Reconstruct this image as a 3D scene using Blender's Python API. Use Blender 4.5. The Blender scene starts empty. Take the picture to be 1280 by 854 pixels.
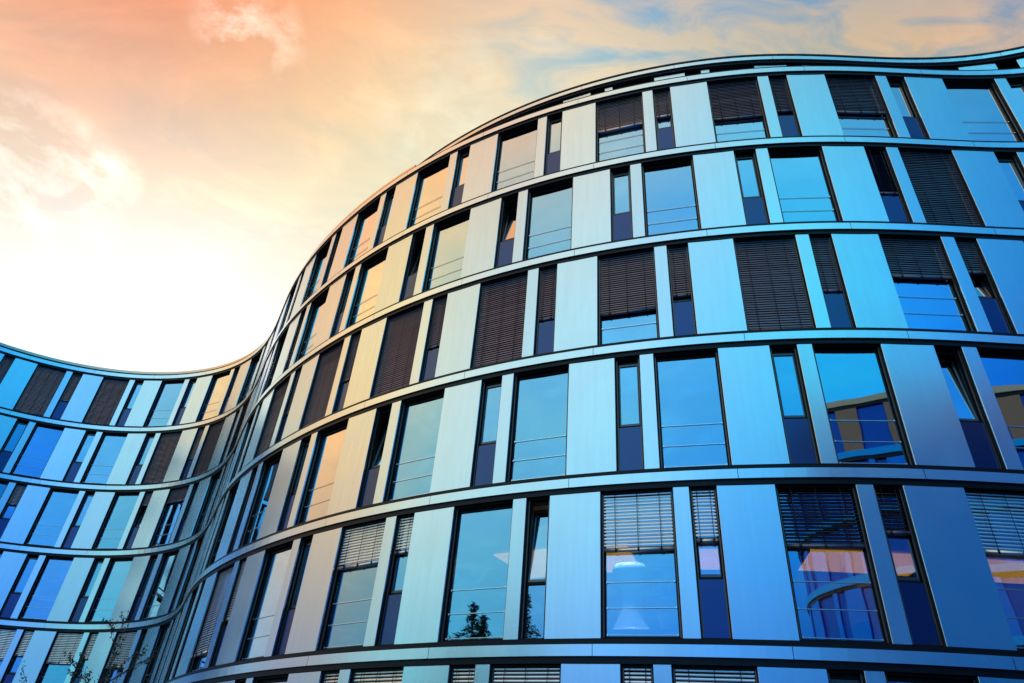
import bpy, bmesh, math, random
from mathutils import Vector, Matrix
random.seed(7)
sc = bpy.context.scene
col = sc.collection
R_ = math.radians

# ------------------------------------------------------------------ camera
CAMZ = 1.6
F_PX, PITCH, ROLL = 865.118, 0.616867, 0.0860896
cd = bpy.data.cameras.new("camera"); cam = bpy.data.objects.new("camera", cd); col.objects.link(cam)
fw = Vector((0, math.cos(PITCH), math.sin(PITCH))); rt0 = Vector((1, 0, 0)); up0 = rt0.cross(fw)
rt = math.cos(ROLL) * rt0 + math.sin(ROLL) * up0
up = -math.sin(ROLL) * rt0 + math.cos(ROLL) * up0
m3 = Matrix((rt, up, -fw)).transposed()
cam.matrix_world = Matrix.Translation((0, 0, CAMZ)) @ m3.to_4x4()
cd.sensor_width = 36.0; cd.lens = F_PX / 1280 * 36; cd.clip_end = 3000; cd.clip_start = 0.05
sc.camera = cam

# ------------------------------------------------------------------ world
SUN_AZ, SUN_EL = -43.0, 19.0        # degrees, azimuth clockwise from +Y
WISPS = [((-0.381, 0.483, 0.788), 0.9982, 0.9998, 1.0), ((-0.343, 0.503, 0.793), 0.9978, 0.9997, 0.9), ((-0.58, 0.569, 0.584), 0.9945, 0.9992, 0.75), ((-0.509, 0.601, 0.616), 0.9988, 0.9998, 0.8), ((-0.115, 0.586, 0.802), 0.990, 0.998, 0.25)]
LOBES = [(0.109,0,0.994,0,0.277,0.186), (-0.139,0.127,0.982,0,0.11,0), (0.021,-0.242,0.97,0.272,0,0), (0.174,0.227,0.958,0,0,0.325), (-0.319,-0.056,0.946,2.011,0,0), (-0.1,0.374,0.922,0.161,0.065,0), (-0.191,-0.368,0.91,0.499,0.593,0), (0.413,0.151,0.898,0,0,0.284), (-0.455,-0.264,0.85,0.182,0,0), (0.533,-0.117,0.838,0,0.637,0.87), (-0.324,0.461,0.826,0.417,0,0), (-0.075,-0.576,0.814,0,0,0.33), (0.456,0.385,0.802,0.088,0.128,0), (-0.612,0.025,0.79,0.137,0,0), (-0.03,0.642,0.766,0.501,0.568,0.345), (-0.421,-0.504,0.754,0.29,0.334,0.171), (0.664,0.089,0.742,0,0,0.052), (0.153,-0.679,0.718,0.107,0.501,0.423), (0.352,0.614,0.707,0.117,0.194,0), (-0.685,-0.219,0.695,0,0.339,0.073), (-0.286,0.684,0.671,0.064,0.194,0), (-0.255,-0.708,0.659,0,0,0.318), (-0.747,0.197,0.635,0.936,0.462,0.291), (0.423,-0.658,0.623,0,0,0.274), (0.134,0.78,0.611,0,0,0.351), (-0.633,-0.49,0.599,0,0,0.383), (0.807,-0.067,0.587,0,0,0.174), (-0.556,0.601,0.575,0.052,0,0), (0.004,-0.827,0.563,0,0.379,0), (0.561,0.618,0.551,0.954,0.298,0), (-0.839,-0.078,0.539,0.544,0.272,0.066), (-0.46,-0.732,0.503,0.286,0.593,0.248), (0.84,0.23,0.491,0,0.048,0.255), (0.307,-0.829,0.467,0,0.337,1.041), (0.336,0.825,0.455,0,0.042,0.144), (-0.81,-0.384,0.443,0.394,0.449,0.534), (-0.459,0.783,0.419,1.122,1.02,1.122), (-0.192,-0.893,0.407,0,0,0.677), (0.749,0.532,0.395,0,0.077,0.217), (-0.917,0.114,0.383,0.469,0.214,0), (0.034,0.933,0.359,0,0,0.076), (-0.658,-0.668,0.347,0.104,0.196,0), (0.941,0.048,0.335,0,0.147,0.167), (-0.73,0.603,0.323,0.1,0.332,0.015), (0.541,0.786,0.299,0,0.049,0.178), (-0.933,-0.215,0.287,0.001,0.042,0), (-0.402,-0.881,0.251,0,0.258,0.663), (0.894,0.379,0.239,0,0.061,0.175), (0.459,-0.862,0.215,0,0,0.057), (0.245,0.948,0.203,0.154,0.237,0.207), (-0.823,-0.535,0.191,0,0.114,0), (0.97,-0.162,0.179,0,0.102,0.245), (-0.607,0.777,0.167,0.34,0.264,0.567), (0.723,0.676,0.143,0,0.037,0.133), (-0.097,0.989,0.108,0.089,0.091,0.016), (-0.598,-0.796,0.096,0,0,0.632), (0.98,0.183,0.084,0,0.021,0.081), (-0.847,0.527,0.072,0,0.505,0.843), (0.452,0.891,0.048,0,0.058,0.112), (-0.935,-0.352,0.036,0,0.504,0.727), (0.928,-0.372,0.024,0,0.028,0.265), (-0.433,0.901,0.012,0.143,0,0), (0.86,0.51,-0.012,0,0.024,0.095), (-0.978,0.205,-0.024,0,0,0.27), (0.583,-0.812,-0.036,0,0,0.393), (0.119,0.992,-0.048,0.246,0.184,0.187), (-0.713,0.696,-0.084,0,0.077,0), (-0.227,0.963,-0.144,0.128,0.062,0)]
w = bpy.data.worlds.new("World"); sc.world = w; w.use_nodes = True
nt = w.node_tree; nt.nodes.clear()
N = nt.nodes.new; Lk = nt.links.new
tc = N('ShaderNodeTexCoord')
nrm = N('ShaderNodeVectorMath'); nrm.operation = 'NORMALIZE'; Lk(tc.outputs['Generated'], nrm.inputs[0])
acc = None
K_ = 20.0
for cx, cy, cz, r, g, b in LOBES:
    d = N('ShaderNodeVectorMath'); d.operation = 'DOT_PRODUCT'; Lk(nrm.outputs[0], d.inputs[0]); d.inputs[1].default_value = (cx, cy, cz)
    m = N('ShaderNodeMath'); m.operation = 'MULTIPLY_ADD'; Lk(d.outputs['Value'], m.inputs[0]); m.inputs[1].default_value = K_; m.inputs[2].default_value = -K_
    e = N('ShaderNodeMath'); e.operation = 'EXPONENT'; Lk(m.outputs[0], e.inputs[0])
    s = N('ShaderNodeVectorMath'); s.operation = 'SCALE'; s.inputs[0].default_value = (r, g, b); Lk(e.outputs[0], s.inputs['Scale'])
    if acc is None: acc = s
    else:
        a = N('ShaderNodeVectorMath'); a.operation = 'ADD'; Lk(acc.outputs[0], a.inputs[0]); Lk(s.outputs[0], a.inputs[1]); acc = a
# thin cirrus: noise on a high flat layer
sep = N('ShaderNodeSeparateXYZ'); Lk(nrm.outputs[0], sep.inputs[0])
zz = N('ShaderNodeMath'); zz.operation = 'MAXIMUM'; Lk(sep.outputs['Z'], zz.inputs[0]); zz.inputs[1].default_value = 0.06
dv = N('ShaderNodeCombineXYZ')
for ax in ('X', 'Y'):
    q = N('ShaderNodeMath'); q.operation = 'DIVIDE'; Lk(sep.outputs[ax], q.inputs[0]); Lk(zz.outputs[0], q.inputs[1]); Lk(q.outputs[0], dv.inputs[ax])
mp = N('ShaderNodeMapping'); mp.inputs['Rotation'].default_value = (0, 0, R_(35)); mp.inputs['Scale'].default_value = (1.0, 2.1, 1); Lk(dv.outputs[0], mp.inputs[0])
n1 = N('ShaderNodeTexNoise'); n1.inputs['Scale'].default_value = 2.6; n1.inputs['Detail'].default_value = 9; n1.inputs['Roughness'].default_value = 0.62; n1.inputs['Distortion'].default_value = 0.6; Lk(mp.outputs[0], n1.inputs['Vector'])
cr = N('ShaderNodeMapRange'); cr.inputs['From Min'].default_value = 0.34; cr.inputs['From Max'].default_value = 0.64; cr.inputs['To Min'].default_value = 0.0; cr.inputs['To Max'].default_value = 1.0; Lk(n1.outputs['Fac'], cr.inputs['Value'])
fd = N('ShaderNodeMapRange'); fd.inputs['From Min'].default_value = 0.05; fd.inputs['From Max'].default_value = 0.35; Lk(sep.outputs['Z'], fd.inputs['Value'])
cf = N('ShaderNodeMath'); cf.operation = 'MULTIPLY'; Lk(cr.outputs[0], cf.inputs[0]); Lk(fd.outputs[0], cf.inputs[1])
# clouds are paler and warmer than the clear air between them
mn = N('ShaderNodeVectorMath'); mn.operation = 'MINIMUM'; Lk(acc.outputs[0], mn.inputs[0]); mn.inputs[1].default_value = (1.26, 1.10, 1.22)
cl = N('ShaderNodeVectorMath'); cl.operation = 'MULTIPLY'; Lk(mn.outputs[0], cl.inputs[0]); cl.inputs[1].default_value = (1.10, 1.04, 0.98)
base = N('ShaderNodeVectorMath'); base.operation = 'MULTIPLY'; Lk(mn.outputs[0], base.inputs[0]); base.inputs[1].default_value = (0.88, 0.95, 1.01)
mx = N('ShaderNodeMix'); mx.data_type = 'VECTOR'; Lk(cf.outputs[0], mx.inputs['Factor']); Lk(base.outputs[0], mx.inputs[4]); Lk(cl.outputs[0], mx.inputs[5])
# broken cirrus with clear blue air between, high up on the right
mp3 = N('ShaderNodeMapping'); mp3.inputs['Rotation'].default_value = (0, 0, R_(62)); mp3.inputs['Scale'].default_value = (1.0, 2.6, 1); mp3.inputs['Location'].default_value = (0.4, 5.2, 0); Lk(dv.outputs[0], mp3.inputs[0])
n3 = N('ShaderNodeTexNoise'); n3.inputs['Scale'].default_value = 6.0; n3.inputs['Detail'].default_value = 12; n3.inputs['Roughness'].default_value = 0.6; n3.inputs['Distortion'].default_value = 0.7; Lk(mp3.outputs[0], n3.inputs['Vector'])
c3 = N('ShaderNodeMapRange'); c3.inputs['From Min'].default_value = 0.36; c3.inputs['From Max'].default_value = 0.58; Lk(n3.outputs['Fac'], c3.inputs['Value'])
b3 = N('ShaderNodeVectorMath'); b3.operation = 'MULTIPLY'; Lk(mn.outputs[0], b3.inputs[0]); b3.inputs[1].default_value = (0.55, 0.86, 1.20)
k3 = N('ShaderNodeVectorMath'); k3.operation = 'MULTIPLY'; Lk(mn.outputs[0], k3.inputs[0]); k3.inputs[1].default_value = (1.26, 1.09, 0.92)
m3_ = N('ShaderNodeMix'); m3_.data_type = 'VECTOR'; Lk(c3.outputs[0], m3_.inputs['Factor']); Lk(b3.outputs[0], m3_.inputs[4]); Lk(k3.outputs[0], m3_.inputs[5])
d3 = N('ShaderNodeVectorMath'); d3.operation = 'DOT_PRODUCT'; Lk(nrm.outputs[0], d3.inputs[0]); d3.inputs[1].default_value = (0.30, 0.45, 0.841)
r3 = N('ShaderNodeMapRange'); r3.interpolation_type = 'SMOOTHSTEP'; r3.inputs['From Min'].default_value = 0.90; r3.inputs['From Max'].default_value = 0.985; Lk(d3.outputs['Value'], r3.inputs['Value'])
mxo = mx
mx = N('ShaderNodeMix'); mx.data_type = 'VECTOR'; Lk(r3.outputs[0], mx.inputs['Factor']); Lk(mxo.outputs[1], mx.inputs[4]); Lk(m3_.outputs[1], mx.inputs[5])
mp2 = N('ShaderNodeMapping'); mp2.inputs['Rotation'].default_value = (0, 0, R_(-20)); mp2.inputs['Scale'].default_value = (1.0, 1.5, 1); mp2.inputs['Location'].default_value = (3.1, 1.7, 0); Lk(dv.outputs[0], mp2.inputs[0])
n2 = N('ShaderNodeTexNoise'); n2.inputs['Scale'].default_value = 3.2; n2.inputs['Detail'].default_value = 14; n2.inputs['Roughness'].default_value = 0.66; n2.inputs['Distortion'].default_value = 1.1; Lk(mp2.outputs[0], n2.inputs['Vector'])
w2 = N('ShaderNodeMapRange'); w2.inputs['From Min'].default_value = 0.50; w2.inputs['From Max'].default_value = 0.70; w2.inputs['To Min'].default_value = 1.0; w2.inputs['To Max'].default_value = 1.12; Lk(n2.outputs['Fac'], w2.inputs['Value'])
ws = N('ShaderNodeVectorMath'); ws.operation = 'SCALE'; Lk(mx.outputs[1], ws.inputs[0]); Lk(w2.outputs[0], ws.inputs['Scale'])
# a few brighter wisps caught by the sun, upper left
nw = N('ShaderNodeTexNoise'); nw.inputs['Scale'].default_value = 8.0; nw.inputs['Detail'].default_value = 13; nw.inputs['Roughness'].default_value = 0.62; nw.inputs['Distortion'].default_value = 0.25; Lk(dv.outputs[0], nw.inputs['Vector'])
ww = N('ShaderNodeMapRange'); ww.inputs['From Min'].default_value = 0.46; ww.inputs['From Max'].default_value = 0.72; Lk(nw.outputs['Fac'], ww.inputs['Value'])
wacc = None
for wd, r0, r1, g_ in WISPS:
    dd = N('ShaderNodeVectorMath'); dd.operation = 'DOT_PRODUCT'; Lk(nrm.outputs[0], dd.inputs[0]); dd.inputs[1].default_value = wd
    rr = N('ShaderNodeMapRange'); rr.interpolation_type = 'SMOOTHSTEP'; rr.inputs['From Min'].default_value = r0; rr.inputs['From Max'].default_value = r1; rr.inputs['To Max'].default_value = g_; Lk(dd.outputs['Value'], rr.inputs['Value'])
    if wacc is None: wacc = rr
    else:
        aa = N('ShaderNodeMath'); aa.operation = 'ADD'; Lk(wacc.outputs[0], aa.inputs[0]); Lk(rr.outputs[0], aa.inputs[1]); wacc = aa
wm_ = N('ShaderNodeMath'); wm_.operation = 'MULTIPLY'; Lk(ww.outputs[0], wm_.inputs[0]); Lk(wacc.outputs[0], wm_.inputs[1])
wv = N('ShaderNodeVectorMath'); wv.operation = 'SCALE'; wv.inputs[0].default_value = (0.45, 0.52, 0.50); Lk(wm_.outputs[0], wv.inputs['Scale'])
wsum = N('ShaderNodeVectorMath'); wsum.operation = 'ADD'; Lk(ws.outputs[0], wsum.inputs[0]); Lk(wv.outputs[0], wsum.inputs[1])
bg = N('ShaderNodeBackground'); bg.inputs['Strength'].default_value = 1.0; Lk(wsum.outputs[0], bg.inputs['Color'])
sky = N('ShaderNodeTexSky'); sky.sky_type = 'NISHITA'; sky.sun_disc = False; sky.sun_elevation = R_(SUN_EL); sky.sun_rotation = R_(SUN_AZ)
bg2 = N('ShaderNodeBackground'); bg2.inputs['Strength'].default_value = 0.004; Lk(sky.outputs[0], bg2.inputs['Color'])
ad = N('ShaderNodeAddShader'); Lk(bg.outputs[0], ad.inputs[0]); Lk(bg2.outputs[0], ad.inputs[1])
wo = N('ShaderNodeOutputWorld'); Lk(ad.outputs[0], wo.inputs['Surface'])

sl = bpy.data.lights.new("sun", 'SUN'); sl.energy = 2.2; sl.angle = R_(0.5); sl.color = (1.0, 0.66, 0.34)
so = bpy.data.objects.new("sun", sl); col.objects.link(so)
a_, e_ = R_(SUN_AZ), R_(SUN_EL)
so.rotation_euler = (-Vector((math.sin(a_) * math.cos(e_), math.cos(a_) * math.cos(e_), math.sin(e_)))).to_track_quat('-Z', 'Y').to_euler()
so.location = (-30, 40, 40)
sc.view_settings.view_transform = 'Standard'; sc.view_settings.look = 'None'
sc.view_settings.exposure = 0.0; sc.view_settings.gamma = 1.0; sc.view_settings.use_curve_mapping = False
sc.cycles.max_bounces = 8; sc.cycles.glossy_bounces = 5; sc.cycles.transparent_max_bounces = 8; sc.cycles.sample_clamp_indirect = 4.0
sc.cycles.use_denoising = True
sc.render.engine = 'CYCLES'

# ------------------------------------------------------------------ facade curve (plan), arc length from right to left
KN = [0.1346, 0.0562, -0.0191, -0.047, -0.0381, -0.0399, -0.0416, -0.042, -0.0389, -0.0317, -0.0447, -0.0426, 0.0344, 0.1009,
      0.1002, 0.0831, 0.0765, 0.0827, 0.085, 0.085, 0.085, 0.085, 0.085]
X0, Y0, H0 = 16.692, 11.5341, 2.7517
HS, FL = 0.213, 3.5                    # band height, storey height
ZB = {b: CAMZ + 2.8858 + (6 - b) * FL for b in range(0, 8)}   # underside of band b (0 = attic eaves, 6 = lowest)
DS = 0.1
def kap(s):
    if s < 0: return 0.06
    u = s / 3.0; i = min(int(u), len(KN) - 2); t = min(u - i, 1)
    return KN[i] * (1 - t) + KN[i + 1] * t
S_MIN, S_MAX = -9.0, 64.0
CUR = []
def _build():
    x, y, h = X0, Y0, H0; fwd_ = [(0.0, x, y, h)]; s = 0.0
    while s < S_MAX:
        dh = 0.5 * (kap(s) + kap(s + DS)) * DS; hm = h + dh / 2
        x += math.cos(hm) * DS; y += math.sin(hm) * DS; h += dh; s += DS; fwd_.append((s, x, y, h))
    back = []; x, y, h, s = X0, Y0, H0, 0.0
    while s > S_MIN:
        dh = 0.5 * (kap(s - 1e-6) + kap(s - DS)) * DS; hm = h - dh / 2
        x -= math.cos(hm) * DS; y -= math.sin(hm) * DS; h -= dh; s -= DS; back.append((s, x, y, h))
    CUR.extend(reversed(back)); CUR.extend(fwd_)
_build()
def at(s, d=0.0):
    """point on the facade line at arc length s, d metres inside the building; also heading"""
    u = (s - CUR[0][0]) / DS; i = max(0, min(int(u), len(CUR) - 2)); t = u - i
    a, b = CUR[i], CUR[i + 1]
    x = a[1] + (b[1] - a[1]) * t; y = a[2] + (b[2] - a[2]) * t; h = a[3] + (b[3] - a[3]) * t
    return x + math.sin(h) * d, y - math.cos(h) * d, h

# ------------------------------------------------------------------ materials
def new_mat(name):
    m = bpy.data.materials.new(name); m.use_nodes = True
    return m, m.node_tree, m.node_tree.nodes['Principled BSDF']
def metal(name, c, rough=0.3, met=0.9, grain=True, var=0.05, streak=0.06, bump=0.02, spec=0.5):
    m, t, p = new_mat(name)
    p.inputs['Specular IOR Level'].default_value = spec; p.inputs['Metallic'].default_value = met; p.inputs['Roughness'].default_value = rough
    p.inputs['Base Color'].default_value = (*c, 1)
    if grain:
        g = t.nodes.new; l = t.links.new
        co = g('ShaderNodeTexCoord'); oi = g('ShaderNodeObjectInfo')
        ad = g('ShaderNodeVectorMath'); ad.operation = 'ADD'; l(co.outputs['Object'], ad.inputs[0]); l(oi.outputs['Random'], ad.inputs[1])
        mp = g('ShaderNodeMapping'); mp.inputs['Scale'].default_value = (5, 5, 0.35); l(ad.outputs[0], mp.inputs[0])
        n = g('ShaderNodeTexNoise'); n.inputs['Scale'].default_value = 1.6; n.inputs['Detail'].default_value = 5; l(mp.outputs[0], n.inputs['Vector'])
        n2 = g('ShaderNodeTexNoise'); n2.inputs['Scale'].default_value = 0.9; n2.inputs['Detail'].default_value = 3; l(ad.outputs[0], n2.inputs['Vector'])
        a = g('ShaderNodeMath'); a.operation = 'MULTIPLY_ADD'; l(n.outputs['Fac'], a.inputs[0]); a.inputs[1].default_value = streak * 2; a.inputs[2].default_value = 1 - streak
        b = g('ShaderNodeMath'); b.operation = 'MULTIPLY_ADD'; l(oi.outputs['Random'], b.inputs[0]); b.inputs[1].default_value = var; b.inputs[2].default_value = 1 - var
        k = g('ShaderNodeMath'); k.operation = 'MULTIPLY'; l(a.outputs[0], k.inputs[0]); l(b.outputs[0], k.inputs[1])
        sc_ = g('ShaderNodeVectorMath'); sc_.operation = 'SCALE'; sc_.inputs[0].default_value = c; l(k.outputs[0], sc_.inputs['Scale'])
        l(sc_.outputs[0], p.inputs['Base Color'])
        r = g('ShaderNodeMath'); r.operation = 'MULTIPLY_ADD'; l(n2.outputs['Fac'], r.inputs[0]); r.inputs[1].default_value = 0.16; r.inputs[2].default_value = rough - 0.08
        l(r.outputs[0], p.inputs['Roughness'])
        bp = g('ShaderNodeBump'); bp.inputs['Strength'].default_value = 0.35; bp.inputs['Distance'].default_value = bump; l(n2.outputs['Fac'], bp.inputs['Height']); l(bp.outputs[0], p.inputs['Normal'])
    return m
M = {}
M['panel'] = metal('brushed_aluminium', (0.70, 0.81, 0.88), 0.25, 0.98, bump=0.002)
M['band'] = metal('band_aluminium', (0.73, 0.83, 0.89), 0.25, 0.98, var=0.0, streak=0.04, bump=0.0015)
M['dark'] = metal('dark_anodised', (0.010, 0.011, 0.016), 0.34, 0.0, streak=0.1, bump=.002, spec=0.2)
M['frame'] = metal('window_frame_metal', (0.012, 0.011, 0.013), 0.45, 0.0, streak=0.1, bump=.002, spec=0.12)
M['guide'] = metal('guide_rail_metal', (0.17, 0.13, 0.11), 0.45, 0.8, grain=False)
M['sash'] = metal('sash_metal', (0.12, 0.12, 0.125), 0.35, 0.8)
M['spandrel'] = metal('spandrel_metal', (0.055, 0.08, 0.19), 0.2, 0.9, bump=0.004)
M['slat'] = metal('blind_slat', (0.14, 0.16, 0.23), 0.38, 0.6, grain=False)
M['paleslat'] = metal('pale_blind_slat', (0.72, 0.74, 0.76), 0.34, 0.9, grain=False)  # same slat metal, lightened where blinds mirror the sky
M['rail'] = metal('rail_steel', (0.85, 0.85, 0.85), 0.25, 0.9, grain=False)
M['cord'] = metal('cord_black', (0.02, 0.02, 0.022), 0.6, 0.0, grain=False)
M['coping'] = metal('roof_coping_metal', (0.80, 0.58, 0.42), 0.32, 0.9, var=0)
def plain(name, c, rough=0.7, nz=0.15, scale=3.0, spec=0.5):
    m, t, p = new_mat(name); g = t.nodes.new; l = t.links.new
    p.inputs['Roughness'].default_value = rough; p.inputs['Specular IOR Level'].default_value = spec
    co = g('ShaderNodeTexCoord'); n = g('ShaderNodeTexNoise'); n.inputs['Scale'].default_value = scale; n.inputs['Detail'].default_value = 6; l(co.outputs['Object'], n.inputs['Vector'])
    a = g('ShaderNodeMath'); a.operation = 'MULTIPLY_ADD'; l(n.outputs['Fac'], a.inputs[0]); a.inputs[1].default_value = 2 * nz; a.inputs[2].default_value = 1 - nz
    s = g('ShaderNodeVectorMath'); s.operation = 'SCALE'; s.inputs[0].default_value = c; l(a.outputs[0], s.inputs['Scale']); l(s.outputs[0], p.inputs['Base Color'])
    return m
M['plaster'] = plain('interior_plaster', (0.22, 0.22, 0.22))
M['slab'] = plain('slab_concrete', (0.16, 0.16, 0.16))
M['core'] = plain('interior_wall_paint', (0.10, 0.10, 0.11))
M['roof'] = plain('roof_gravel', (0.2, 0.19, 0.18), 0.9)
M['paving'] = plain('paving', (0.05, 0.052, 0.056), 0.85, 0.25, 0.7)
M['plinth'] = plain('plinth_concrete', (0.18, 0.18, 0.18), 0.8)
def glass():
    m = bpy.data.materials.new('window_glass'); m.use_nodes = True; t = m.node_tree; t.nodes.clear(); g = t.nodes.new; l = t.links.new
    tr = g('ShaderNodeBsdfTransparent'); tr.inputs['Color'].default_value = (0.62, 0.68, 0.70, 1)
    gl = g('ShaderNodeBsdfGlossy'); gl.inputs['Roughness'].default_value = 0.012; gl.inputs['Color'].default_value = (0.72, 0.88, 1.0, 1)
    fr = g('ShaderNodeLayerWeight'); fr.inputs['Blend'].default_value = 0.35
    mr = g('ShaderNodeMapRange'); mr.inputs['To Min'].default_value = 0.54; mr.inputs['To Max'].default_value = 1.0; l(fr.outputs['Facing'], mr.inputs['Value'])
    # solar-control coating: blue in reflection when seen square on, neutral at glancing angles
    f2 = g('ShaderNodeLayerWeight'); f2.inputs['Blend'].default_value = 0.5
    m2 = g('ShaderNodeMapRange'); m2.inputs['From Min'].default_value = 0.31; m2.inputs['From Max'].default_value = 0.54; l(f2.outputs['Facing'], m2.inputs['Value'])
    mc = g('ShaderNodeMix'); mc.data_type = 'RGBA'; l(m2.outputs[0], mc.inputs['Factor']); mc.inputs[6].default_value = (0.33, 0.70, 1.0, 1); mc.inputs[7].default_value = (1, 1, 1, 1); l(mc.outputs[2], gl.inputs['Color'])
    # slight roller-wave distortion of real panes
    co = g('ShaderNodeTexCoord'); oi = g('ShaderNodeObjectInfo'); ad = g('ShaderNodeVectorMath'); ad.operation = 'ADD'; l(co.outputs['Object'], ad.inputs[0])
    sc_ = g('ShaderNodeVectorMath'); sc_.operation = 'SCALE'; sc_.inputs[0].default_value = (9, 7, 5); l(oi.outputs['Random'], sc_.inputs['Scale']); l(sc_.outputs[0], ad.inputs[1])
    n = g('ShaderNodeTexNoise'); n.inputs['Scale'].default_value = 0.8; n.inputs['Detail'].default_value = 1; l(ad.outputs[0], n.inputs['Vector'])
    bp = g('ShaderNodeBump'); bp.inputs['Strength'].default_value = 0.25; bp.inputs['Distance'].default_value = 0.012; l(n.outputs['Fac'], bp.inputs['Height']); l(bp.outputs[0], gl.inputs['Normal'])
    mx = g('ShaderNodeMixShader'); l(mr.outputs[0], mx.inputs[0]); l(tr.outputs[0], mx.inputs[1]); l(gl.outputs[0], mx.inputs[2])
    o = g('ShaderNodeOutputMaterial'); l(mx.outputs[0], o.inputs[0]); return m
M['glass'] = glass()
def emit(name, c, s):
    m, t, p = new_mat(name); p.inputs['Base Color'].default_value = (*c, 1); p.inputs['Emission Color'].default_value = (*c, 1); p.inputs['Emission Strength'].default_value = s
    return m
M['stone'] = plain('fibre_cement_panel', (0.25, 0.14, 0.105), 0.6, 0.06)  # opposite top storey: aluminium with warm sunlight put into the colour
M['stoneband'] = plain('pale_band', (0.46, 0.38, 0.31), 0.6, 0.06)  # its band, tinted with the same warm light
M['oppglass'] = plain('dark_glazing', (0.0, 0.09, 0.60), 0.4, 0.1, 3.0, 0.15)  # opposite glazing, coloured blue in place of reflected sky
M['bluepanel'] = plain('blue_lacquered_panel', (0.0, 0.20, 1.0), 0.5, 0.05, 3.0, 0.1)  # opposite lower storeys: aluminium with blue sky reflection put into the colour
M['blueband'] = plain('blue_lacquered_band', (0.0, 0.34, 1.0), 0.5, 0.05, 3.0, 0.1)  # their bands, sky reflection painted in likewise
M['lamp'] = emit('warm_luminous_ceiling', (1.0, 0.38, 0.03), 3.6)
M['downlight'] = emit('cool_downlight', (0.80, 0.92, 1.0), 18.0)

# ------------------------------------------------------------------ helpers
def box(bm, x0, x1, y0, y1, z0, z1, mi=0, rot=None):
    vs = [bm.verts.new((x, y, z)) for z in (z0, z1) for y in (y0, y1) for x in (x0, x1)]
    for f in ((0, 2, 3, 1), (4, 5, 7, 6), (0, 1, 5, 4), (2, 6, 7, 3), (0, 4, 6, 2), (1, 3, 7, 5)):
        fc = bm.faces.new([vs[i] for i in f]); fc.material_index = mi
    if rot: bmesh.ops.transform(bm, matrix=rot, verts=vs)
    return vs
def curved(bm, s0, s1, z0, z1, d0, d1, step=0.5, caps=True, zf=None):
    n = max(1, int(math.ceil((s1 - s0) / step))); prev = None; first = None
    for i in range(n + 1):
        s = s0 + (s1 - s0) * i / n
        a = at(s, d0); b = at(s, d1)
        r = [bm.verts.new((a[0] - BX, a[1] - BY, z0)), bm.verts.new((a[0] - BX, a[1] - BY, z1)), bm.verts.new((b[0] - BX, b[1] - BY, z1)), bm.verts.new((b[0] - BX, b[1] - BY, z0))]
        if prev:
            for k in range(4):
                bm.faces.new((prev[k], r[k], r[(k + 1) % 4], prev[(k + 1) % 4]))
        else: first = r
        prev = r
    if caps:
        bm.faces.new(first); bm.faces.new(list(reversed(prev)))
def mesh_of(name, bm, mats, smooth=False):
    bmesh.ops.recalc_face_normals(bm, faces=bm.faces)
    me = bpy.data.meshes.new(name); bm.to_mesh(me); bm.free()
    for m in (mats if isinstance(mats, (list, tuple)) else [mats]): me.materials.append(m)
    if smooth:
        for p in me.polygons: p.use_smooth = True
    return me
def ob(name, me, parent=None, loc=(0, 0, 0), rz=0.0, rx=0.0):
    o = bpy.data.objects.new(name, me); col.objects.link(o)
    if parent: o.parent = parent
    o.location = loc; o.rotation_euler = (rx, 0, rz); return o
def tag(o, label=None, cat=None, group=None, kind=None):
    if label: o['label'] = label
    if cat: o['category'] = cat
    if group: o['group'] = group
    if kind: o['kind'] = kind
    return o
def tube(bm, pts, r, seg=6, r_end=None):
    rings = []
    for i, p in enumerate(pts):
        p = Vector(p); q = Vector(pts[min(i + 1, len(pts) - 1)]); o = Vector(pts[max(i - 1, 0)])
        t = (q - o).normalized(); a = t.orthogonal().normalized(); b = t.cross(a)
        rr = r if r_end is None else r + (r_end - r) * i / (len(pts) - 1)
        rings.append([bm.verts.new(p + a * math.cos(6.28318 * k / seg) * rr + b * math.sin(6.28318 * k / seg) * rr) for k in range(seg)])
    for u, v in zip(rings, rings[1:]):
        for k in range(seg): bm.faces.new((u[k], u[(k + 1) % seg], v[(k + 1) % seg], v[k]))
    bm.faces.new(rings[0]); bm.faces.new(list(reversed(rings[-1])))

# ------------------------------------------------------------------ ground
bm = bmesh.new(); box(bm, -900, 900, -900, 900, -0.3, 0.0)
tag(ob('ground', mesh_of('ground', bm, M['paving'])), kind='structure')

# ------------------------------------------------------------------ the office building
BX, BY = -4.0, 19.0
bld = bpy.data.objects.new('office_building', None); col.objects.link(bld); bld.location = (BX, BY, 0)
tag(bld, 'wavy curved office building clad in aluminium panels with dark windows between thin floor bands', 'building')
S0, S1 = -7.0, 61.0
# floor bands
for b in range(1, 7):
    z = ZB[b]; bm = bmesh.new()
    ph = (0.35 + 0.1) if b in (2, 4, 6) else (1.0)
    cuts = [S0]; k = -2
    while True:
        s = ph + 3.63 * k; s = s if s < 24.2 else 24.28 + (s - 24.2) * 0.971
        if s > S1: break
        if s > S0: cuts.append(s)
        k += 1
    cuts.append(S1)
    for c0, c1 in zip(cuts, cuts[1:]): curved(bm, c0 + 0.006, c1 - 0.006, z, z + HS, -0.035, 0.05)
    band = ob('floor_band', mesh_of('floor_band', bm, M['band']), bld)
    bm = bmesh.new(); curved(bm, S0, S1, z + 0.004, z + HS - 0.004, 0.052, 0.30)
    curved(bm, S0, S1, z + HS + 0.001, z + 0.318, 0.0, 0.30)
    ob('sill_rail', mesh_of('sill_rail', bm, M['dark']), band)
    bm = bmesh.new(); curved(bm, S0, S1, z - 0.125, z - 0.001, 0.012, 0.30)
    ob('soffit_rail', mesh_of('soffit_rail', bm, M['dark']), band)
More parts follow.
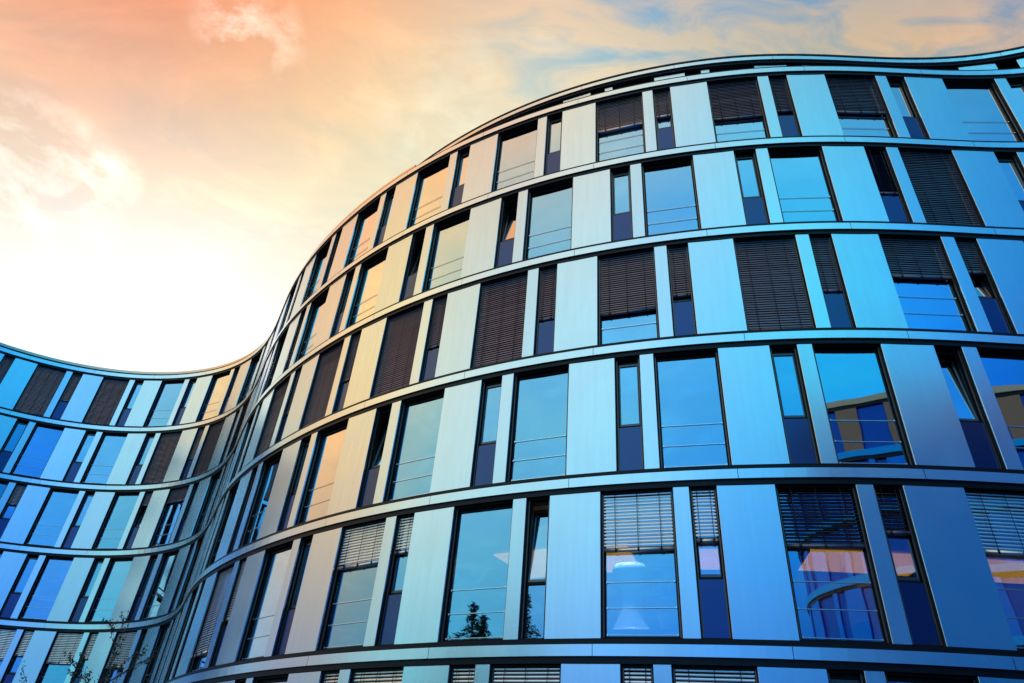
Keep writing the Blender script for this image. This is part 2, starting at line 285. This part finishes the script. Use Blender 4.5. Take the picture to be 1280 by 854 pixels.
# floor slabs and back walls of the rooms
for b in range(1, 7):
    z = ZB[b]; bm = bmesh.new(); curved(bm, S0, S1, z - 0.10, z + 0.26, 0.32, 6.5, 1.0)
    ob('floor_slab', mesh_of('floor_slab', bm, M['slab']), bld)
bm = bmesh.new()
for b in range(1, 7): curved(bm, S0, S1, ZB[b + 1] + 0.27, ZB[b] - 0.11, 5.55, 5.85, 1.0)
ob('corridor_wall', mesh_of('corridor_wall', bm, M['core']), bld)
bm = bmesh.new(); curved(bm, S0, S1, 0.0, ZB[7] - 0.13, 0.06, 0.4); ob('plinth', mesh_of('plinth', bm, M['plinth']), bld)
bm = bmesh.new(); curved(bm, S0, S1, ZB[7] - 0.12, ZB[7] + 0.32, 0.02, 0.3); ob('plinth_band', mesh_of('plinth_band', bm, M['band']), bld)

# module layout -------------------------------------------------------
def warp(s):
    if s < 24.2: return s + (0.08 * max(0, (s - 20)) / 4.2 if s > 20 else 0)
    if s < 49.61: return 24.28 + (s - 24.2) * 0.971
    return 48.95 + (s - 49.61) * 0.983
SHIFT = {'A': .05, 'B': .03, 'C': 0, 'D': 0, 'E': -.06, 'F': 0}
ROW = {'A': 1, 'B': 2, 'C': 3, 'D': 4, 'E': 5, 'F': 6}     # band above
ODD = 'ACE'
Z0, Z1 = 0.328, 3.372                                     # panel foot / head above the band below
def module(row, k):
    o = (0.35 if row in ODD else -0.08) + 3.63 * k + SHIFT[row]
    if row in ODD: q = dict(P=(0, 1.17), n=(1.17, 1.73), t=(1.73, 2.07), W=(2.07, 3.63))
    else: q = dict(P=(0, 1.17), W=(1.17, 2.68), t=(2.68, 3.02), n=(3.02, 3.63))
    return {a: (warp(o + u), warp(o + v)) for a, (u, v) in q.items()}
mesh_cache = {}
def chord(sa, sb, d):
    a = at(sa, d); b = at(sb, d); w_ = math.hypot(b[0] - a[0], b[1] - a[1]); hz = math.atan2(b[1] - a[1], b[0] - a[0])
    return (a[0] + b[0]) / 2, (a[1] + b[1]) / 2, w_, hz
# local frame: x along the facade (leftwards seen from outside), +y outwards ... y is mirrored below so that -y is outwards
def panel(name, sa, sb, zbase, d=0.022, z0=Z0, z1=Z1, parent=None, mat='panel'):
    x, y, w_, hz = chord(sa + 0.004, sb - 0.004, d); key = (name, mat, round(w_, 2), round(z1 - z0, 2))
    if key not in mesh_cache:
        bm = bmesh.new(); box(bm, -w_ / 2, w_ / 2, -0.055, 0, z0, z1)
        bmesh.ops.bevel(bm, geom=[e for e in bm.edges], offset=0.005, segments=1, affect='EDGES')
        if mat == 'panel' and d < 1: box(bm, -w_ / 2 + .012, w_ / 2 - .012, -0.24, -0.0555, z0 + .004, z1 - .004, 1)
        mesh_cache[key] = mesh_of(name, bm, [M[mat], M['frame']])
    return ob(name, mesh_cache[key], parent or bld, (x - BX, y - BY, zbase), hz)
# outward direction in the local frame is +y (see at(): d grows towards (sin h, -cos h))
def cached(key, fn, mats, smooth=False):
    if key not in mesh_cache:
        bm = bmesh.new(); fn(bm); mesh_cache[key] = mesh_of(key[0], bm, mats, smooth)
    return mesh_cache[key]
JD = 0.235
def frame_mesh(w_, narrow, top_gap):
    def fn(bm):
        h = w_ / 2 + 0.004
        for sg in (-1, 1):
            xa, xb = sorted((sg * h, sg * (h - 0.028)))
            box(bm, xa, xb, -JD, -0.057, Z0 - 0.005, Z1)
            xa, xb = sorted((sg * (h - 0.029), sg * (h - 0.055)))
            box(bm, xa, xb, -0.13, -0.09, Z0, Z1 - 0.02, 1)
            xa, xb = sorted((sg * (h - 0.029), sg * (h - 0.085)))
            box(bm, xa, xb, -JD, -0.165, Z0, Z1 - 0.02)
        box(bm, -h + .03, h - .03, -JD, -0.165, Z1 - 0.12, Z1 + 0.02)
        box(bm, -h + .03, h - .03, -0.16, -0.065, Z1 - 0.04, Z1 + 0.02)
        box(bm, -h + .03, h - .03, -JD, -0.06, Z0 - 0.006, Z0 + 0.03)
        if not narrow: box(bm, -h + .086, h - .086, -JD, -0.165, Z0 + 0.031, Z0 + 0.075)
        else: box(bm, -h + .086, h - .086, -JD, -0.15, Z0 + 1.13, Z0 + 1.185)
    return cached(('window_frame', narrow, round(w_, 2)), fn, [M['frame'], M['guide']])
def pane_mesh(w_, z0, z1):
    return cached(('pane', round(w_, 2), round(z0, 2), round(z1, 2)), lambda bm: box(bm, -w_ / 2, w_ / 2, -0.200, -0.194, z0, z1), M['glass'])
def blind_mesh(w_, frac, tilt, narrow, low):
    ztop = Z1 - 0.04; zbot = ztop - (ztop - low) * frac
    def fn(bm):
        pitch = 0.074; z = ztop - 0.03; hw = w_ / 2 - 0.06; a = R_(tilt); L = 0.024 if tilt == 84 else 0.042; y0 = -0.105
        rnd = random.Random(int(w_ * 100) + int(frac * 100))
        while z > zbot + 0.09:
            aa = a + R_(rnd.uniform(-2.5, 2.5)); dz = rnd.uniform(-.002, .002)
            cy, cz = math.cos(aa), math.sin(aa)
            pr = []
            for u, bow in ((-1, 0), (-0.35, .006), (0.35, .006), (1, 0)):
                yy = y0 + u * L * cy + bow * cz * (1 if a > 0 else -1) * 1; z_ = z + dz - u * L * cz + bow * cy
                pr.append((bm.verts.new((-hw, yy, z_)), bm.verts.new((hw, yy, z_ + rnd.uniform(-.002, .002)))))
            for p, q in zip(pr, pr[1:]): bm.faces.new((p[0], p[1], q[1], q[0]))
            z -= pitch
        box(bm, -hw, hw, y0 - 0.03, y0 + 0.03, zbot + 0.0, zbot + 0.075, 0)
        xs_ = (-hw * 0.55, 0, hw * 0.55) if not narrow else (-hw * 0.62, hw * 0.62)
        if not narrow: xs_ = (-hw * 0.66, 0, hw * 0.66)
        for x in xs_:
            box(bm, x - 0.006, x + 0.006, y0 + 0.044, y0 + 0.050, zbot + 0.06, ztop, 1)
            box(bm, x - 0.020, x + 0.020, y0 + 0.031, y0 + 0.048, zbot - 0.006, zbot + 0.07, 1)
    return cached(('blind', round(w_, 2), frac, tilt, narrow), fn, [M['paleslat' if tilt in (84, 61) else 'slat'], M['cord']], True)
def rails_mesh(w_):
    def fn(bm):
        for zz_ in (0.10, 0.61, 1.12):
            box(bm, -w_ / 2 + 0.086, w_ / 2 - 0.086, -0.180, -0.168, Z0 + zz_ - 0.006, Z0 + zz_ + 0.006)
            for sg in (-1, 1): box(bm, sg * (w_ / 2 - 0.10) - 0.012, sg * (w_ / 2 - 0.10) + 0.012, -0.167, -0.158, Z0 + zz_ - 0.02, Z0 + zz_ + 0.02)
    return cached(('guard_rail', round(w_, 2)), fn, M['rail'])
def sash_mesh(w_):
    def fn(bm):
        z0, z1 = 0, Z1 - 0.125 - (Z0 + 1.20); h = w_ / 2 - 0.04
        for a in ((-h, -h + .055, z0, z1), (h - .055, h, z0, z1), (-h + .0555, h - .0555, z0, z0 + .055), (-h + .0555, h - .0555, z1 - .055, z1)):
            box(bm, a[0], a[1], -0.06, 0.0, a[2], a[3])
    return cached(('sash', round(w_, 2)), fn, M['sash'])
def sashpane_mesh(w_):
    return cached(('spane', round(w_, 2)), lambda bm: box(bm, -w_ / 2 + .094, w_ / 2 - .094, -0.036, -0.030, 0.054, Z1 - 0.125 - (Z0 + 1.20) - 0.054), M['glass'])
def spandrel_mesh(w_):
    return cached(('spandrel', round(w_, 2)), lambda bm: box(bm, -w_ / 2 + .03, w_ / 2 - .03, -0.15, -0.115, Z0 + 0.031, Z0 + 1.129), M['spandrel'])

def wide_window(sa, sb, zb, blind=None, parent=None, d=0.022, rails=True, lab=None, name='wide_window'):
    x, y, w_, hz = chord(sa, sb, d)
    fr = ob(name, frame_mesh(w_, False, 0), parent or bld, (x - BX, y - BY, zb), hz)
    ob('pane', pane_mesh(w_ - 0.165, Z0 + 0.08, Z1 - 0.115), fr)
    if blind: ob('blind', blind_mesh(w_, blind[0], blind[1], False, Z0 + 0.02), fr)
    if rails: ob('guard_rail', rails_mesh(w_), fr)
    if lab: fr['label'] = lab
    return fr
def narrow_window(sa, sb, zb, blind=None, opened=None, parent=None, d=0.022, spandrel=True, lab=None, name='narrow_window'):
    x, y, w_, hz = chord(sa, sb, d)
    fr = ob(name, frame_mesh(w_, True, 0), parent or bld, (x - BX, y - BY, zb), hz)
    rx = 0.0; 
    s_ = ob('sash', sash_mesh(w_), fr, (0, -0.165, Z0 + 1.19)); p_ = ob('pane', sashpane_mesh(w_), fr, (0, -0.165, Z0 + 1.19))
    if opened:
        for q in (s_, p_): q.rotation_euler = (R_(opened), 0, 0)
    if spandrel: ob('spandrel', spandrel_mesh(w_), fr)
    else: ob('lower_pane', pane_mesh(w_ - .165, Z0 + .03, Z0 + 1.13), fr)
    if blind: ob('blind', blind_mesh(w_, blind[0], blind[1], True, Z0 + 1.16 if blind[0] <= 1.0 and spandrel else Z0 + .05), fr)
    if lab: fr['label'] = lab
    return fr

DK, LT = 68, 84      # slat tilt: shut and looking dark from below / narrow and upright, sky brightness put into their metal
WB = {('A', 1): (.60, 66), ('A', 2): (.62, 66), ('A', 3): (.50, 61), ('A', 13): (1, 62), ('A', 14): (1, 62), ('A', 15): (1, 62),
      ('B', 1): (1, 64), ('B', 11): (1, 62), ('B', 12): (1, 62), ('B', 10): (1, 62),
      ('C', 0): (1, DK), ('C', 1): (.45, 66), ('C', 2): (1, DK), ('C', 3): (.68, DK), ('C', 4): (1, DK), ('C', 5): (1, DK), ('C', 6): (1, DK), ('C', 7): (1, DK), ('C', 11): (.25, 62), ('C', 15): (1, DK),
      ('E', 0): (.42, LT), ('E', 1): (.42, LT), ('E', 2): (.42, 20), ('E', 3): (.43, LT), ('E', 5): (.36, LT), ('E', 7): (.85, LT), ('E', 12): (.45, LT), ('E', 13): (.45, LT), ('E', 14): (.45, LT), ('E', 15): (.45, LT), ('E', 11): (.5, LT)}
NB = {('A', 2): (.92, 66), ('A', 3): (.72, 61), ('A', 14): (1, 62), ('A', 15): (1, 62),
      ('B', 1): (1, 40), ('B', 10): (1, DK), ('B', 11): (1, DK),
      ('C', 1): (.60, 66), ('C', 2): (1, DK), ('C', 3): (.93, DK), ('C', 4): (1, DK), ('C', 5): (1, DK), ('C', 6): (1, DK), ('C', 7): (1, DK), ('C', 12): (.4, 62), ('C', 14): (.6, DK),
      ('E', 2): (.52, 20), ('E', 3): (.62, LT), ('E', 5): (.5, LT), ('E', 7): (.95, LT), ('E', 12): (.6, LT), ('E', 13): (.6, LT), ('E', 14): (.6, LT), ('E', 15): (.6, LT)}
OPEN = {('B', 4): 9, ('B', 5): 11, ('D', 5): 11, ('C', 1): 9, ('C', 12): 10, ('D', 1): 6, ('E', 4): 8}
for row in 'ABCDEF':
    zb = ZB[ROW[row] + 1]
    ks = range(-1, 16) if row != 'F' else range(-1, 9)
    for k in ks:
        q = module(row, k)
        panel('wide_panel', *q['P'], zb); panel('narrow_panel', *q['t'], zb)
        if row == 'F':
            bl = (1, LT) if 1 <= k + 0 <= 5 else None
            wide_window(*q['W'], zb, (.5, LT) if 3 <= k <= 5 else None); narrow_window(*q['n'], zb, (.6, LT) if 3 <= k <= 5 else None)
        else:
            wide_window(*q['W'], zb, WB.get((row, k))); narrow_window(*q['n'], zb, NB.get((row, k)), OPEN.get((row, k)), spandrel=(row, k) not in (('E', 4),))

# attic storey, set back 1.8 m ----------------------------------------
zb = ZB[1]; z = ZB[0]
AT0, AT1 = -7.0, 27.5
bm = bmesh.new()
for c0 in range(9):
    a0 = AT0 + (AT1 - AT0) * c0 / 9; curved(bm, a0 + .006, a0 + (AT1 - AT0) / 9 - .006, z, z + HS, 1.77, 1.9)
eb = ob('eaves_band', mesh_of('eaves_band', bm, M['band']), bld)
bm = bmesh.new(); curved(bm, AT0, AT1, z + HS + .002, z + HS + .075, 1.745, 7.0); ob('eaves_coping', mesh_of('eaves_coping', bm, M['dark']), eb)
bm = bmesh.new(); curved(bm, AT0, AT1, z - .12, z - .001, 1.83, 7.0); ob('eaves_soffit', mesh_of('eaves_soffit', bm, M['dark']), eb)
bm = bmesh.new(); curved(bm, AT0, AT1, z, z + HS, 1.905, 7.0); ob('attic_roof', mesh_of('attic_roof', bm, M['roof']), bld)
bm = bmesh.new(); curved(bm, S0, S1, zb + 0.262, zb + 0.30, 0.30, 8.0); ob('terrace_roof', mesh_of('terrace_roof', bm, M['roof']), bld)
bm = bmesh.new(); curved(bm, AT0, AT1, zb + .31, z - .13, 2.25, 2.5); curved(bm, AT1 - .3, AT1, zb + .31, z - .13, 2.0, 7.0)
ob('attic_wall', mesh_of('attic_wall', bm, M['frame']), bld)
starts = [-5.8, -2.5, .86, 4.1, 7.8, 11.77, 15.64, 19.5, 23.3, 27.1]
for a, b in zip(starts, starts[1:]):
    f = (b - a) / 3.87
    panel('attic_panel', a, a + 1.22 * f, zb, 1.9, Z0 + .0, 3.5 - .20); panel('attic_strip', a + 2.93 * f, a + 3.26 * f, zb, 1.9, Z0, 3.5 - .20)
    wide_window(a + 1.22 * f, a + 2.93 * f, zb, None, d=1.9, rails=False, name='attic_window')
# parapet coping of the low part of the roof on the left
bm = bmesh.new(); curved(bm, 22.5, S1, zb + .34, zb + .50, 0.03, .5); ob('roof_coping', mesh_of('roof_coping', bm, M['coping']), bld)

# ------------------------------------------------------------------ things inside the rooms of the lowest storeys
FZ = ZB[6] + 0.262      # floor of storey E
def ceiling_light(s0, s1, d0, d1, lab, mat='lamp'):
    a = at((s0 + s1) / 2, (d0 + d1) / 2); z = ZB[5] - 0.13
    global BX, BY
    ox, oy = BX, BY; BX, BY = a[0], a[1]
    bm = bmesh.new(); curved(bm, s0, s1, -0.03, 0.0, d0, d1, 0.5); fr = mesh_of('ceiling_light', bm, M[mat])
    bm = bmesh.new(); curved(bm, s0 - .03, s0 - .001, -0.045, 0.01, d0, d1); curved(bm, s1 + .001, s1 + .03, -0.045, 0.01, d0, d1)
    tr = mesh_of('trim', bm, M['sash']); BX, BY = ox, oy
    o = bpy.data.objects.new('ceiling_light', None); col.objects.link(o); o.location = (a[0], a[1], z)
    tag(o, lab, 'ceiling light', 'warm ceiling lights in the lower offices')
    ob('diffuser', fr, o); ob('trim', tr, o)
ceiling_light(14.9, 19.3, 3.3, 5.45, 'warm lit ceiling panel above the white hourglass stand')
ceiling_light(11.9, 12.9, 3.9, 5.45, 'small warm lit ceiling panel seen through the narrow window right of the stand')
ceiling_light(6.2, 9.7, 3.9, 5.45, 'long warm lit ceiling panel above the blue ball and bare twig pot')
ceiling_light(1.0, 5.0, 3.9, 5.45, 'warm lit ceiling panel behind the blind at the right edge of the photo')
def lathe(bm, prof, seg=24, sx=1.0, sy=1.0):
    rings = [[bm.verts.new((r * math.cos(6.28318 * k / seg) * sx, r * math.sin(6.28318 * k / seg) * sy, z)) for k in range(seg)] for r, z in prof]
    for u, v in zip(rings, rings[1:]):
        for k in range(seg): bm.faces.new((u[k], u[(k + 1) % seg], v[(k + 1) % seg], v[k]))
    bm.faces.new(rings[0]); bm.faces.new(rings[-1])
M['white'] = plain('white_lacquer', (0.85, 0.86, 0.88), 0.35, 0.03)
M['pot'] = plain('glazed_pot', (0.6, 0.62, 0.66), 0.3, 0.1)
M['ball'] = plain('blue_vinyl', (0.03, 0.06, 0.55), 0.35, 0.05)
M['leaf'] = plain('dark_leaf', (0.035, 0.07, 0.03), 0.6, 0.35, 9)
M['bark'] = plain('bark', (0.06, 0.05, 0.04), 0.85, 0.3, 12)
M['wood'] = plain('bench_laminate', (0.10, 0.10, 0.11), 0.5)
M['soil'] = plain('potting_soil', (0.04, 0.03, 0.02), 0.95, 0.3, 20)
for s0, s1, zt, lab in ((13.1, 15.9, .60, 'dark low bench under the white hourglass stand'), (9.0, 11.3, .42, 'dark low bench under the blue ball and twig pot')):
    x, y, w_, hz = chord(s0, s1, .45)
    o = bpy.data.objects.new('window_bench', None); col.objects.link(o); o.location = (x, y, FZ); o.rotation_euler = (0, 0, hz); tag(o, lab, 'bench')
    bm = bmesh.new(); box(bm, -w_ / 2, w_ / 2, -.95, 0, zt - .262 - .04, zt - .262); ob('bench_top', mesh_of('bench_top', bm, M['wood']), o)
    for sg in (-1, 1):
        bm = bmesh.new(); box(bm, sg * (w_ / 2 - .1) - .03, sg * (w_ / 2 - .1) + .03, -.90, -.05, .002, zt - .262 - .041); ob('leg', mesh_of('leg', bm, M['wood']), o)
x, y, h = at(14.35, .85)
bm = bmesh.new()
n_ = 22
lathe(bm, [(0.44, 0.0), (0.44, 0.05), (0.40, 0.06)] + [(0.215 + 0.185 * abs(2 * t - 1) ** 1.9 * (1.0 if t < .5 else .75), 0.06 + 1.20 * t) for t in [i / n_ for i in range(1, n_)]] + [(0.38, 1.27), (0.37, 1.34), (0.30, 1.42)], 32, 1, .55)
o = ob('hourglass_stand', mesh_of('hourglass_stand', bm, M['white'], True), None, (x, y, ZB[6] + .602), h)
tag(o, 'tall white hourglass-shaped stand behind the glass under a half-lowered blind', 'display stand')
# unseen lamp, added only to brighten the stand
x2, y2, h2 = at(14.5, 0.5); x1, y1, h1 = at(14.35, 0.9)
bm = bmesh.new(); lathe(bm, [(.045, -.16), (.055, -.14), (.055, -.02), (.02, -.01), (.02, .03)])
sp = ob('spotlight', mesh_of('spotlight', bm, M['sash'], True), None, (x2, y2, ZB[5] - .13))
tag(sp, 'small ceiling spotlight hidden by the blind above the white hourglass stand', 'spotlight')
ld = bpy.data.lights.new('spot_beam', 'SPOT'); ld.energy = 620; ld.spot_size = R_(64); ld.spot_blend = .5; ld.shadow_soft_size = .04; ld.color = (.8, .93, 1.0)
lo = bpy.data.objects.new('spot_beam', ld); col.objects.link(lo); lo.parent = sp; lo.location = (0, 0, -.19)
lo.rotation_euler = Vector((x1 - x2, y1 - y2, -2.0)).to_track_quat('-Z', 'Y').to_euler()
def leaves(bm, c, rad, n, size, sq=1.0, rnd=random):
    for _ in range(n):
        v = Vector((rnd.gauss(0, 1), rnd.gauss(0, 1), rnd.gauss(0, 1))).normalized() * rad * rnd.random() ** 0.45
        p = Vector(c) + Vector((v.x, v.y, v.z * sq)); a = Vector((rnd.uniform(-1, 1), rnd.uniform(-1, 1), rnd.uniform(-1, 1))).normalized(); b = a.orthogonal().normalized()
        L = size * rnd.uniform(.6, 1.3)
        bm.faces.new([bm.verts.new(p - a * L), bm.verts.new(p + b * L * .4), bm.verts.new(p + a * L), bm.verts.new(p - b * L * .4)])
def potted(name, s, d, zt, lab, cat, bush):
    x, y, h = at(s, d); o = bpy.data.objects.new(name, None); col.objects.link(o); o.location = (x, y, ZB[6] + zt + .002); tag(o, lab, cat)
    bm = bmesh.new(); lathe(bm, [(.15, 0.0), (.21, .27), (.22, .30), (.19, .30), (.18, .26)]); ob('pot', mesh_of('pot', bm, M['pot'], True), o)
    bm = bmesh.new(); lathe(bm, [(.176, .24), (.176, .262)]); ob('soil', mesh_of('soil', bm, M['soil']), o)
    if bush:
        bm = bmesh.new(); tube(bm, [(0, 0, .25), (.02, 0, .6), (0, .03, .9)], .02, 6, .008); ob('stem', mesh_of('stem', bm, M['bark']), o)
        bm = bmesh.new(); leaves(bm, (0, 0, .72), .33, 420, .05, 1.25); ob('foliage', mesh_of('foliage', bm, M['leaf']), o)
    else:
        for i in range(7):
            a = random.uniform(0, 6.28); l = random.uniform(.1, .4); q = random.uniform(1.0, 1.45)
            bm = bmesh.new(); tube(bm, [(0, 0, .25), (l * .3 * math.cos(a), l * .3 * math.sin(a), .25 + q * .4), (l * .55 * math.cos(a + .2), l * .55 * math.sin(a + .2), .25 + q * .7), (l * math.cos(a), l * math.sin(a), .25 + q)], .009, 5, .003)
            ob('twig', mesh_of('twig', bm, M['bark']), o)
potted('potted_plant', 13.55, .7, .60, 'leafy dark potted plant to the right of the white hourglass stand', 'plant', True)
potted('potted_twigs', 10.19, .65, .42, 'pale pot with bare twigs standing left of the blue ball', 'plant', False)
x, y, h = at(9.77, .85); bm = bmesh.new(); bmesh.ops.create_uvsphere(bm, u_segments=32, v_segments=20, radius=.25)
tag(ob('exercise_ball', mesh_of('exercise_ball', bm, M['ball'], True), None, (x, y, ZB[6] + .42 + .25)), 'blue exercise ball on a low bench behind the window rails', 'ball')

# ------------------------------------------------------------------ young tree in front of the left wing
def polar(az, r): return (r * math.sin(R_(az)), r * math.cos(R_(az)))
tx, ty = polar(-26.0, 16.0)
t = bpy.data.objects.new('young_tree', None); col.objects.link(t); t.location = (tx, ty, 0)
tag(t, 'thin young tree with sparse leafy twigs at the lower left in front of the building', 'tree')
rnd = random.Random(11)
bm = bmesh.new(); tube(bm, [(0, 0, 0), (.03, .02, 1.2), (-.02, 0, 2.2), (.03, .01, 3.3)], .045, 8, .012); ob('trunk', mesh_of('trunk', bm, M['bark']), t)
lf = bmesh.new()
def twig(p, d, L, r, depth, bmx):
    pts = [p]; q = p.copy(); dd = d.copy()
    for i in range(5):
        dd = (dd + Vector((rnd.uniform(-.25, .25), rnd.uniform(-.25, .25), rnd.uniform(-.12, .22)))).normalized(); q = q + dd * L / 5; pts.append(q.copy())
    tube(bmx, pts, r, 5, r * .35)
    for i in range(1, 6):
        if depth > 0 and rnd.random() < .75: twig(pts[i], (dd + Vector((rnd.uniform(-1, 1), rnd.uniform(-1, 1), rnd.uniform(-.3, .6)))).normalized(), L * .5, r * .55, depth - 1, bmx)
        if depth < 2 and rnd.random() < .8: leaves(lf, pts[i], .05, rnd.randint(2, 4), .028, 1, rnd)
for i in range(9):
    z = 1.5 + i * .22; a = i * 2.4 + .5
    bmx = bmesh.new(); twig(Vector((0, 0, z)), Vector((math.cos(a), math.sin(a), .75)).normalized(), rnd.uniform(.9, 1.25) if i < 7 else .7, .016, 2, bmx)
    ob('branch', mesh_of('branch', bmx, M['bark']), t)
bmx = bmesh.new(); twig(Vector((.03, .01, 3.25)), Vector((.35, -.2, 1)).normalized(), .85, .012, 2, bmx); ob('branch', mesh_of('branch', bmx, M['bark']), t)
ob('foliage', mesh_of('foliage', lf, M['leaf']), t)

# ------------------------------------------------------------------ opposite side of the courtyard (seen mirrored in the windows)
CP = [(52, -1), (40, -6), (27, -10), (19, -12.4), (13, -13.8), (9.0, -15.2), (6.6, -18), (6.2, -22), (8, -30), (12, -40)]
def cr_(p0, p1, p2, p3, t): return [0.5 * ((2 * b) + (-a + c) * t + (2 * a - 5 * b + 4 * c - d) * t * t + (-a + 3 * b - 3 * c + d) * t ** 3) for a, b, c, d in zip(p0, p1, p2, p3)]
CP = CP[::-1]
pl = []
for i in range(1, len(CP) - 2):
    for k in range(20): pl.append(cr_(CP[i - 1], CP[i], CP[i + 1], CP[i + 2], k / 20))
acc_ = [0.0]
for a, b in zip(pl, pl[1:]): acc_.append(acc_[-1] + math.dist(a, b))
OL = acc_[-1]
def at(s, d=0.0):
    s = min(max(s, 0), OL - 1e-4); i = min(max(j for j in range(len(acc_)) if acc_[j] <= s), len(pl) - 2)
    t_ = (s - acc_[i]) / (acc_[i + 1] - acc_[i]); a, b = pl[i], pl[i + 1]; h = math.atan2(b[1] - a[1], b[0] - a[0])
    return a[0] + (b[0] - a[0]) * t_ + math.sin(h) * d, a[1] + (b[1] - a[1]) * t_ - math.cos(h) * d, h
BX, BY = 10.0, -18.0
opp = bpy.data.objects.new('opposite_building', None); col.objects.link(opp); opp.location = (BX, BY, 0)
tag(opp, 'curved aluminium clad building across the courtyard mirrored in the windows at the right', 'building')
OH = 25.2

for f_ in range(0, 8):
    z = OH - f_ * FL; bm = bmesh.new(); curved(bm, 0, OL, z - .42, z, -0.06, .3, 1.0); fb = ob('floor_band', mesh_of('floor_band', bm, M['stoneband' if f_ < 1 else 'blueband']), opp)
    bm = bmesh.new(); curved(bm, 0, OL, z - .62, z - .43, 0.03, .3, 1.0); ob('soffit_rail', mesh_of('soffit_rail', bm, M['dark']), fb)
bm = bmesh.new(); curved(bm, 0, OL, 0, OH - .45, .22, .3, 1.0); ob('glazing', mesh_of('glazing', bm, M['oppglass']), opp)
bm = bmesh.new(); curved(bm, 0, OL, OH - .3, OH - .05, .32, 8, 1.0); ob('roof', mesh_of('roof', bm, M['roof']), opp)
for f_ in range(6):
    z = OH - FL * (f_ + 1); s = .4 if f_ % 2 else 1.9
    while s < OL - 4:
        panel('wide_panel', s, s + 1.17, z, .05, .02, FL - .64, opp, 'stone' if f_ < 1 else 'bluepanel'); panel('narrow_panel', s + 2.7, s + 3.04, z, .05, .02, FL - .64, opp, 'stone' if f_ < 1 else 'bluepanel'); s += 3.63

# ------------------------------------------------------------------ conifers behind the camera, mirrored in the low windows
def conifer(x, y, H, lab, seed):
    rn = random.Random(seed); o = bpy.data.objects.new('conifer', None); col.objects.link(o); o.location = (x, y, 0)
    tag(o, lab, 'tree', 'conifers mirrored in the lower windows')
    bm = bmesh.new(); tube(bm, [(0, 0, 0), (.05, 0, H * .5), (0, 0, H * .97)], .22, 8, .03); ob('trunk', mesh_of('trunk', bm, M['bark']), o)
    bm = bmesh.new(); z = H * .1
    while z < H * .985:
        Rm = (H - z) * .46 * rn.uniform(.75, 1.15) + .12; nb = 7 if z < H * .8 else 5
        for k in range(nb):
            a = rn.uniform(0, 6.28); L = Rm * rn.uniform(.6, 1.1); n = int(10 + L * 14)
            for j in range(n):
                u = (j + rn.random()) / n; p = Vector((math.cos(a) * L * u, math.sin(a) * L * u, z + L * (.12 - .45 * u * u) + rn.uniform(-.08, .08)))
                p += Vector((rn.gauss(0, 1), rn.gauss(0, 1), rn.gauss(0, .5))) * .10 * (1.2 - .6 * u)
                q = Vector((rn.uniform(-1, 1), rn.uniform(-1, 1), rn.uniform(-.8, .2))).normalized() * rn.uniform(.11, .24); w2 = q.orthogonal().normalized() * .035
                bm.faces.new([bm.verts.new(p - q), bm.verts.new(p + w2), bm.verts.new(p + q), bm.verts.new(p - w2)])
        z += H * .022
    ob('foliage', mesh_of('foliage', bm, M['leaf']), o)
conifer(-26.4, -0.3, 13.7, 'tallest of the conifers mirrored in the wide lower window', 1)
conifer(-28.6, 0.9, 13.9, 'slightly shorter conifer mirrored at the left edge of the wide lower window', 2)
conifer(-25.6, -0.7, 12.9, 'low bushy conifer mirrored between the taller ones', 5)
conifer(-20.5, -4.2, 13.9, 'conifer mirrored in the narrow lower window with the open sash', 3)
conifer(-23.5, -5.6, 12.6, 'conifer mirrored low behind the narrow window with the open sash', 6)
conifer(-9.5, -15, 12.6, 'conifer mirrored behind the potted plant near the opposite building', 4)
